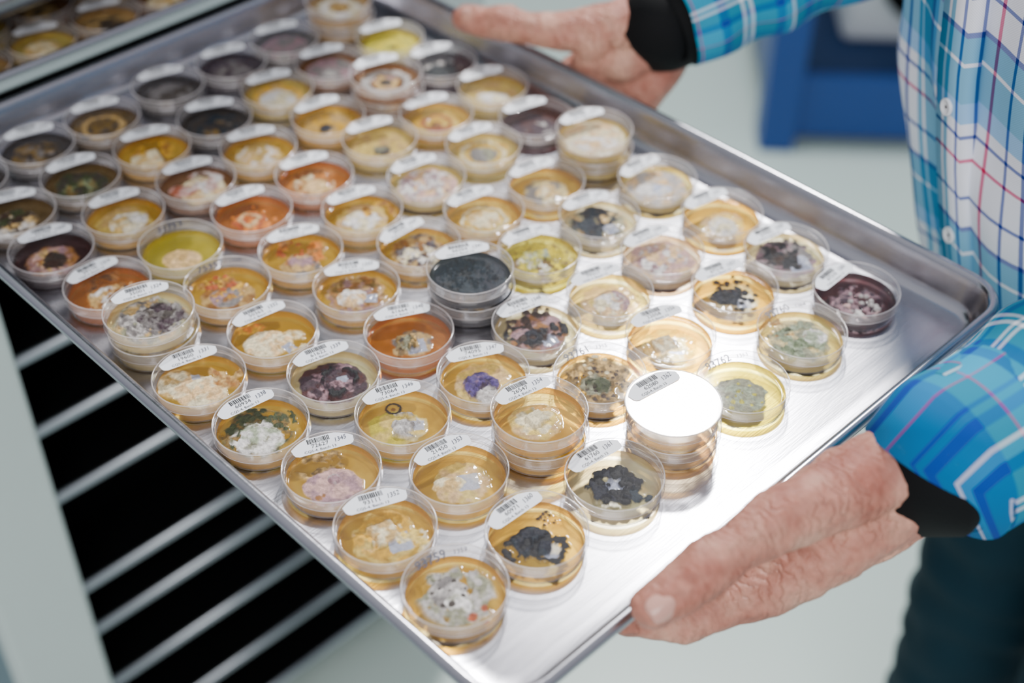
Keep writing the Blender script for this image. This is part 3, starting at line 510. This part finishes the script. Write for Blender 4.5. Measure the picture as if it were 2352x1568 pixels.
RH=[
 [((.63,.328,.100),.022),((.59,.342,.088),.022),((.535,.366,.070),.0215),((.508,.392,.060),.0205)],
 [((.63,.322,.084),.022),((.59,.337,.070),.022),((.538,.362,.046),.0215),((.512,.386,.032),.022)],
 [((.530,.372,.062),.020),((.502,.402,.056),.0200),((.480,.436,.048),.0162),((.471,.460,.045),.0140),((.464,.484,.043),.0150),((.458,.505,.039),.0130),((.455,.520,.036),.0116)],
 [((.534,.372,.046),.022),((.512,.398,.025),.022),((.496,.424,.006),.018)],
 [((.536,.368,.042),.021),((.520,.388,.012),.020),((.506,.408,-.008),.0160)],
 [((.540,.364,.040),.020),((.524,.374,.010),.018),((.514,.388,-.012),.0150)],
 [((.542,.362,.042),.019),((.526,.366,.010),.0165),((.516,.370,-.010),.0138)],
 [((.496,.404,.048),.018),((.500,.412,.015),.017)],
 [((.496,.424,.006),.0160),((.482,.450,-.010),.0135),((.466,.462,-.018),.0125),((.442,.464,-.0125),.0106),((.424,.460,-.0115),.009)],
 [((.506,.408,-.008),.0150),((.474,.430,-.025),.0125),((.448,.434,-.0155),.0108),((.428,.430,-.0115),.0092)],
 [((.514,.388,-.012),.0138),((.482,.402,-.027),.012),((.458,.404,-.0165),.0103),((.440,.400,-.0112),.0088)],
 [((.516,.370,-.010),.012),((.490,.374,-.025),.0105),((.470,.374,-.0155),.009),((.456,.370,-.0105),.0078)],
]
organic('right_hand',RH,skin,.0018,4,man,lumps=1)
def nail(p,along,normal,l,w,name):
    a=Vector(along).normalized();n=Vector(normal);n=(n-a*n.dot(a)).normalized();sd=a.cross(n)
    bm=bmesh.new();bmesh.ops.create_uvsphere(bm,u_segments=20,v_segments=12,radius=1)
    M=Matrix((( a.x*l,sd.x*w,n.x*.0030,p[0]),(a.y*l,sd.y*w,n.y*.0030,p[1]),(a.z*l,sd.z*w,n.z*.0030,p[2]+ZB),(0,0,0,1)))
    for v in bm.verts:
        v.co.x=max(-.82,min(.82,v.co.x*1.1));v.co.z-= .9*v.co.y**2
    bmesh.ops.transform(bm,matrix=M,verts=bm.verts)
    me=bpy.data.meshes.new(name);bm.to_mesh(me);bm.free();return obj(name,me,[M_NAIL],man)
nail((.0960,-.0155,.0453),(-1,.2,-.35),(-.2,-.62,.75),.0092,.0078,'left_thumb_nail')
nail((.4525,.5130,.0466),(-.1,1,-.2),(-.3,-.1,.9),.008,.0065,'right_thumb_nail')

def plaid(name,per,stops_u,stops_v,offu=0,offv=0,mult=0.0):
    m,N,L,bb=newmat(name)
    uv=N.new('ShaderNodeUVMap');uv.uv_map='UVMap'
    sx=N.new('ShaderNodeSeparateXYZ');L.new(uv.outputs[0],sx.inputs[0])
    outs=[]
    for ax,st,of in((0,stops_u,offu),(1,stops_v,offv)):
        m1=N.new('ShaderNodeMath');m1.operation='MULTIPLY_ADD';m1.inputs[1].default_value=1/per;m1.inputs[2].default_value=of+10
        L.new(sx.outputs[ax],m1.inputs[0])
        fr=N.new('ShaderNodeMath');fr.operation='FRACT';L.new(m1.outputs[0],fr.inputs[0])
        cr=N.new('ShaderNodeValToRGB');cr.color_ramp.interpolation='CONSTANT'
        E=cr.color_ramp.elements
        E[0].position=0;E[0].color=hx(st[0][1]);E[1].position=st[1][0];E[1].color=hx(st[1][1])
        for p,c in st[2:]:
            q_=E.new(p);q_.color=hx(c)
        L.new(fr.outputs[0],cr.inputs[0]);outs.append(cr.outputs[0])
    mx=N.new('ShaderNodeMix');mx.data_type='RGBA';mx.inputs[0].default_value=.5
    L.new(outs[0],mx.inputs[6]);L.new(outs[1],mx.inputs[7])
    my=N.new('ShaderNodeMix');my.data_type='RGBA';my.blend_type='MULTIPLY';my.inputs[0].default_value=1
    L.new(outs[0],my.inputs[6]);L.new(outs[1],my.inputs[7])
    mz=N.new('ShaderNodeMix');mz.data_type='RGBA';mz.inputs[0].default_value=mult
    L.new(mx.outputs[2],mz.inputs[6]);L.new(my.outputs[2],mz.inputs[7])
    wv=N.new('ShaderNodeTexWave');wv.inputs['Scale'].default_value=350;wv.bands_direction='DIAGONAL';L.new(uv.outputs[0],wv.inputs['Vector'])
    mr=N.new('ShaderNodeMapRange');mr.inputs['To Min'].default_value=.88;mr.inputs['To Max'].default_value=1.05;L.new(wv.outputs['Fac'],mr.inputs['Value'])
    vm=N.new('ShaderNodeVectorMath');vm.operation='SCALE';L.new(mz.outputs[2],vm.inputs[0]);L.new(mr.outputs[0],vm.inputs['Scale'])
    L.new(vm.outputs[0],bb.inputs['Base Color']);bb.inputs['Roughness'].default_value=.85;bb.inputs['Specular IOR Level'].default_value=.2
    return m
W_,TE,BL,CY,MG,LB='#F6F8FF','#0088A8','#0444A4','#22A4CC','#D8006E','#78BCEC'
su=[(0,CY),(.13,W_),(.15,CY),(.18,W_),(.25,BL),(.27,W_),(.36,BL),(.38,W_),(.50,MG),(.522,W_),(.66,LB),(.70,BL),(.72,LB),(.76,BL),(.775,W_),(.86,MG),(.882,W_),(.92,LB),(.95,BL)]
sv=[(0,CY),(.08,W_),(.10,CY),(.22,BL),(.25,W_),(.40,BL),(.42,W_),(.60,MG),(.618,W_),(.72,BL),(.74,W_),(.80,LB),(.90,CY)]
sub=[(0,TE),(.14,W_),(.165,TE),(.195,W_),(.22,TE),(.32,BL),(.38,CY),(.52,MG),(.535,TE),(.66,BL),(.68,TE),(.72,BL),(.78,TE),(.86,W_),(.885,CY),(.94,BL)]
M_PLAID=plaid('plaid_shirt_cloth',.15,su,sv,0,.1,.6)
M_PLAIDS=plaid('plaid_sleeve_cloth',.12,sub,sub,0,.3,.08)
M_PANTS=simple('trouser_cloth','#0A2A36',.85,0,.15,40,.3,500,spec=.2)
M_BLK=simple('black_undershirt','#07090C',.8,0,.1,60,.2,500,spec=.2)
M_BTN=simple('shirt_button','#E8EAF0',.3,0,.03,60)
FW=Vector((-.885,.465,0));LF=Vector((-.465,-.885,0))
def loftUV(name,rings,mats,parent):
    me=bpy.data.meshes.new(name);V=[];Fs=[];UV=[]
    n=len(rings[0][0]);us=[]
    for P,v in rings:
        V+= [tuple(p) for p in P]
        u=[0]
        for i in range(n): u.append(u[-1]+(Vector(P[(i+1)%n])-Vector(P[i])).length)
        us.append(u)
    mu=[sum(u[i] for u in us)/len(us) for i in range(n+1)]
    for a in range(len(rings)-1):
        for i in range(n):
            j=(i+1)%n
            Fs.append((a*n+i,a*n+j,(a+1)*n+j,(a+1)*n+i))
            UV+=[(mu[i],rings[a][1]),(mu[i+1],rings[a][1]),(mu[i+1],rings[a+1][1]),(mu[i],rings[a+1][1])]
    me.from_pydata(V,[],Fs);me.update()
    uv=me.uv_layers.new(name='UVMap')
    for k,t in enumerate(UV): uv.data[k].uv=t
    return obj(name,me,mats,parent)
def catmull(pts,n):
    out=[];m=len(pts)
    for i in range(m-1):
        p0=pts[max(i-1,0)];p1=pts[i];p2=pts[i+1];p3=pts[min(i+2,m-1)]
        for k in range(n):
            t=k/n
            out.append(tuple(.5*((2*b1)+(-a+c)*t+(2*a-5*b1+4*c-d)*t*t+(-a+3*b1-3*c+d)*t**3) for a,b1,c,d in zip(p0,p1,p2,p3)))
    out.append(tuple(pts[-1]));return out
TS=[(-.16,.712,-.018,.178,.138),(-.08,.695,-.008,.182,.150),(.0,.676,.004,.185,.152),(.07,.664,.018,.188,.150),(.13,.656,.030,.192,.146),(.22,.645,.042,.200,.138),(.30,.636,.050,.205,.128),(.355,.630,.054,.185,.112),(.385,.627,.056,.125,.088),(.400,.625,.058,.070,.066)]
rings=[]
for z,cx,cy,a,bb_ in catmull(TS,8):
    P=[]
    for i in range(120):
        t=2*pi*i/120
        ex=.82
        u=abs(cos(t))**ex*(1 if cos(t)>0 else -1)*a;v=abs(sin(t))**ex*(1 if sin(t)>0 else -1)*bb_
        w=.012*noise.noise(Vector((cos(t)*3,sin(t)*3,z*5)))+.0085*sin(3*cos(t)*4+z*22+4*noise.noise(Vector((cos(t)*2,sin(t)*2,z*6))))*sst(.35,-.1,z)
        k=1+w/max(a,.08)
        P.append(Vector((cx,cy,z+ZB))+LF*u*k+FW*v*k)
    rings.append((P,z))
loftUV('shirt_body',rings,[M_PLAID],man)
def tube(name,path,mats,n=56,vs=1,fold=.004,sd=0,ell=1.0):
    pts=catmull(path,12);rings=[];up=Vector((0,0,1));L_=0;prev=None
    for i,(x,y,z,rr) in enumerate(pts):
        p=Vector((x,y,z+ZB));d=(Vector(pts[min(i+1,len(pts)-1)][:3])-Vector(pts[max(i-1,0)][:3])).normalized()
        if prev is None: side=d.cross(up).normalized()
        else: side=(prev-d*prev.dot(d)).normalized()
        prev=side;u2=side.cross(d)
        if i: L_+=(p-last).length
        last=p
        P=[]
        for k in range(n):
            t=2*pi*k/n
            w=fold*(noise.noise(Vector((cos(t)*1.6,sin(t)*1.6,L_*26+sd)))+.6*sin(L_*95+2.2*cos(t+sd)+3*noise.noise(Vector((L_*9,cos(t),sd)))))
            P.append(p+(side*cos(t)*ell+u2*sin(t))*(rr+w))
        rings.append((P,L_*vs))
    return loftUV(name,rings,mats,man)
LS=[(.585,-.055,.350,.080),(.565,-.115,.330,.082),(.545,-.135,.24,.074),(.520,-.138,.155,.067),(.485,-.126,.112,.062),(.43,-.108,.095,.057),(.36,-.088,.081,.052),(.31,-.076,.071,.0480),(.286,-.070,.0660,.0468)]
tube('left_sleeve',LS,[M_PLAIDS],sd=2)
tube('left_sleeve_cuff',[(.318,-.078,.0725,.0478),(.297,-.0735,.0685,.0484),(.277,-.0685,.0645,.0486),(.275,-.068,.0640,.0470),(.285,-.070,.0660,.043)],[M_PLAIDS],fold=.0010,sd=2)
RS=[(.690,.150,.350,.080),(.725,.205,.330,.082),(.748,.245,.24,.074),(.752,.268,.16,.066),(.728,.283,.125,.058),(.68,.303,.109,.052),(.63,.324,.094,.048),(.575,.349,.078,.0455),(.543,.364,.0680,.0440)]
tube('right_sleeve',RS,[M_PLAIDS],sd=5)
tube('left_undershirt_cuff',[(.31,-.077,.070,.0435),(.290,-.0705,.065,.0425),(.271,-.064,.0600,.0408),(.269,-.0635,.0595,.0395),(.276,-.066,.0605,.034)],[M_BLK],fold=.0004)
tube('right_undershirt_cuff',[(.59,.342,.080,.0415),(.558,.357,.070,.0405),(.537,.366,.0620,.0395),(.534,.367,.0615,.0375),(.541,.364,.0625,.033)],[M_BLK],fold=.0004)
def disc(name,p,nrm,rad,mat,th=.0022):
    nrm=Vector(nrm).normalized();mb=MB()
    mb.lathe([(rad*.2,th*.6),(rad*.7,th*.6),(rad*.8,th),(rad*.95,th),(rad,th*.6),(rad,0)],24)
    mb.face(list(range(24)))
    o=obj(name,mb.mesh(name),[mat]);o.matrix_world=Matrix.Translation(Vector(p)+Vector((0,0,ZB)))@nrm.to_track_quat('Z','Y').to_matrix().to_4x4();o.parent=man
def front(z):
    for A,B in zip(TS,TS[1:]):
        if A[0]<=z<=B[0]:
            t=(z-A[0])/(B[0]-A[0]);cx,cy,d=[A[i]*(1-t)+B[i]*t for i in(1,2,4)]
            return Vector((cx,cy,z))+FW*d
    return None
rings=[]
for k in range(30):
    z=-.15+k*.018
    if z>.38: break
    c_=front(z);P=[c_+LF*(-.017)+FW*.000,c_+LF*(-.016)+FW*.0125,c_+LF*.016+FW*.0125,c_+LF*.017+FW*.000]
    rings.append(([p+Vector((0,0,ZB)) for p in P],z))
loftUV('shirt_placket',rings,[M_PLAID],man)
for z in(-.10,.005,.11,.20,.28,.35): disc('button_%d'%round((z+.1)*100),front(z)+FW*.013,FW,.0062,M_BTN)
disc('sleeve_button',(.580,.312,.108),(-.5,-.5,.75),.006,M_BTN)
tube('shirt_collar',[(.626,.058,.385,.078),(.622,.060,.41,.069),(.618,.062,.430,.066),(.619,.061,.43,.070),(.624,.058,.40,.082)],[M_PLAIDS],fold=.001)
def leg(name,path): return tube(name,path,[M_PANTS],fold=.005,sd=9)
leg('trouser_left',[(.690,-.115,-.10,.105),(.688,-.118,-.20,.104),(.680,-.122,-.35,.094),(.672,-.125,-.55,.078),(.690,-.130,-.75,.072),(.700,-.132,-.95,.074),(.702,-.132,-1.02,.076)])
leg('trouser_right',[(.768,.030,-.10,.105),(.766,.034,-.20,.102),(.764,.040,-.35,.092),(.760,.045,-.55,.078),(.772,.048,-.75,.072),(.780,.048,-.95,.074),(.782,.048,-1.02,.076)])
rings=[]
for z,a,d in((-.26,.10,.09),(-.22,.168,.118),(-.14,.172,.126),(-.06,.168,.128),(-.02,.15,.11)):
    rings.append(([Vector((.728,-.040,z+ZB))+LF*a*cos(2*pi*i/48)+FW*d*sin(2*pi*i/48) for i in range(48)],z))
loftUV('trouser_hips',rings,[M_PANTS],man)
M_SHOE=simple('shoe_leather','#2A211C',.45,0,.1,40)
for nm,cx,cy in(('shoe_left',.702,-.132),('shoe_right',.782,.048)):
    c0=Vector((cx,cy,0));A=c0-FW*.05;B=c0+FW*.12
    organic(nm,[[(A+Vector((0,0,-1.005)),.042),(c0+Vector((0,0,-.995)),.052),((c0+FW*.06)+Vector((0,0,-1.012)),.038),(B+Vector((0,0,-1.016)),.033),(B+FW*.04+Vector((0,0,-1.020)),.028)],[(A+Vector((0,0,-1.035)),.014),(B+FW*.04+Vector((0,0,-1.035)),.014)]],M_SHOE,.006,3,man)
H=Vector((.590,.080,.56));
hd=[[((.622,.060,.37),.060),((.605,.070,.45),.056),(H+Vector((0,0,-.04)),.06)],
 [(H+Vector((0,0,.055))-FW*.02,.085),(H+FW*.015+Vector((0,0,.01)),.075),(H+FW*.045+Vector((0,0,-.055)),.045),(H+FW*.06+Vector((0,0,-.085)),.024)],
 [(H+FW*.088+Vector((0,0,.012)),.010),(H+FW*.108+Vector((0,0,-.016)),.012)],
 [(H+FW*.078+LF*.03+Vector((0,0,.035)),.013),(H+FW*.078-LF*.03+Vector((0,0,.035)),.013)],
 [(H+FW*.082+LF*.015+Vector((0,0,-.047)),.009),(H+FW*.082-LF*.015+Vector((0,0,-.047)),.009)],
 [(H+LF*.080+Vector((0,0,.02)),.014),(H+LF*.080+Vector((0,0,-.02)),.010)],[(H-LF*.080+Vector((0,0,.02)),.014),(H-LF*.080+Vector((0,0,-.02)),.010)]]
organic('head',hd,skin,.004,3,man)
organic('hair',[[(H+Vector((0,0,.068))-FW*.03,.088),(H+Vector((0,0,.02))-FW*.045,.078)]],M_HAIR,.005,3,man)
for sgn in(1,-1):
    bm=bmesh.new();bmesh.ops.create_uvsphere(bm,u_segments=16,v_segments=10,radius=.0125,matrix=Matrix.Translation(H+FW*.075+LF*.031*sgn+Vector((0,0,.018+ZB))))
    me=bpy.data.meshes.new('eye');bm.to_mesh(me);bm.free();obj('eye_%s'%('left' if sgn>0 else 'right'),me,[M_BTN],man)

# ------------------------------------------------------------ room
M_FLOOR=simple('floor_vinyl','#BFD3CD',.35,0,.05,2.5)
M_WALLP=simple('wall_paint','#D9E0E2',.8,0,.03,2)
mb=MB();mb.box((-3,-3,-.05),(5.5,5.5,0));obj('floor',mb.mesh('floor'),[M_FLOOR],None,False)
mb=MB();mb.box((-3,5.5,0),(5.5,5.6,3));obj('wall_back',mb.mesh('wall_back'),[M_WALLP],None,False)
mb=MB();mb.box((5.5,-3,0),(5.6,5.5,3));obj('wall_right',mb.mesh('wall_right'),[M_WALLP],None,False)
M_BLUE=simple('blue_steel','#06408C',.4,0,.06,6)
M_NAVY=simple('navy_shelf_mat','#08305E',.6,0,.06,6)
M_BTOP=simple('bench_top','#C9CED2',.5,0,.05,6)
bench=empty('blue_workbench',(1.93,1.16,0));bench.rotation_euler=(0,0,atan2(-.73,.68))
def bpart(name,boxes,mat,bev=.006):
    mb=MB()
    for lo,hi in boxes: mb.box(lo,hi)
    o=obj(name,mb.mesh(name),[mat],bench,False);bevelled(o,bev);return o
bpart('legs',[((-.04,-.05,0),(.035,.04,.85)),((1.16,-.05,0),(1.24,.04,.85)),((-.04,.62,0),(.04,.69,.85)),((1.16,.62,0),(1.24,.69,.85))],M_BLUE)
bpart('lower_shelf',[((.035,-.02,.02),(1.16,.0,.17)),((-.02,.04,.05),(.0,.62,.17))],M_BLUE)
bpart('shelf_mat',[((.035,0,.14),(1.16,.66,.17))],M_NAVY)
bpart('top_frame',[((.04,-.02,.74),(1.16,.02,.85)),((.04,.64,.74),(1.16,.68,.85))],M_BLUE)
bpart('worktop',[((-.06,-.06,.85),(1.26,.72,.89))],M_BTOP)
M_WH=simple('white_plastic','#D5DADF',.4,0,.03,10)
mb=MB();mb.box((.13,.12,.17),(.62,.52,.57))
o=obj('extractor_casing',mb.mesh('extractor_casing'),[M_WH],bench,False);bevelled(o,.02,3)
mb=MB();n=32
rows=[]
for rr,yy in((.155,.122),(.155,.10),(.13,.095),(.12,.12)):
    rows.append([mb.vert((.33+rr*cos(2*pi*t/n),yy,.37+rr*sin(2*pi*t/n))) for t in range(n)])
for A,B in zip(rows,rows[1:]):
    for t in range(n): mb.face((A[t],A[(t+1)%n],B[(t+1)%n],B[t]))
mb.face(rows[-1])
obj('extractor_grille',mb.mesh('extractor_grille'),[M_BLACK],bench)

# ------------------------------------------------------------ light
w=bpy.data.worlds.new('World');bpy.context.scene.world=w;w.use_nodes=True
N=w.node_tree.nodes;L=w.node_tree.links;bg=N['Background']
tc=N.new('ShaderNodeTexCoord');sp_=N.new('ShaderNodeSeparateXYZ');L.new(tc.outputs['Generated'],sp_.inputs[0])
cr=N.new('ShaderNodeValToRGB');cr.color_ramp.elements[0].position=.0;cr.color_ramp.elements[0].color=(.47,.49,.56,1)
cr.color_ramp.elements[1].position=1;cr.color_ramp.elements[1].color=(.89,.90,.96,1)
L.new(sp_.outputs[2],cr.inputs[0]);L.new(cr.outputs[0],bg.inputs[0]);bg.inputs[1].default_value=.74
def area(name,loc,target,sx,sy,en,col=(1,1,1),shape='RECTANGLE'):
    l=bpy.data.lights.new(name,'AREA');l.shape=shape;l.size=sx;l.size_y=sy;l.energy=en;l.color=col
    o=bpy.data.objects.new(name,l);COL.objects.link(o);o.location=loc
    o.rotation_euler=(Vector(target)-Vector(loc)).to_track_quat('-Z','Y').to_euler();return o
area('ceiling_spot_panel',(1.755,1.22,ZB+1.815),(.2,.1,ZB),.19,.19,90,(1,.98,.96),'DISK')
area('added_fill_light',(-1.7,-1.4,ZB+2.0),(.3,.3,ZB),2.2,1.8,92,(1,.965,.93))  # added soft fill from behind the camera, no window there

# ------------------------------------------------------------ camera
yaw,pit,rol=[radians(v) for v in(45.442,41.119,-.362)]
F=Vector((cos(pit)*cos(yaw),cos(pit)*sin(yaw),-sin(pit)))
R=F.cross(Vector((0,0,1))).normalized();D=F.cross(R)
R,D=R*cos(rol)+D*sin(rol),-R*sin(rol)+D*cos(rol)
cd=bpy.data.cameras.new('camera');cam=bpy.data.objects.new('camera',cd);COL.objects.link(cam)
m=Matrix((R,-D,-F)).transposed().to_4x4();m.translation=Vector((-.281,-.288,ZB+.6255));cam.matrix_world=m
cd.lens=50;cd.sensor_width=36;cd.clip_start=.02
cd.dof.use_dof=True;cd.dof.focus_distance=.87;cd.dof.aperture_fstop=3.2
bpy.context.scene.camera=cam
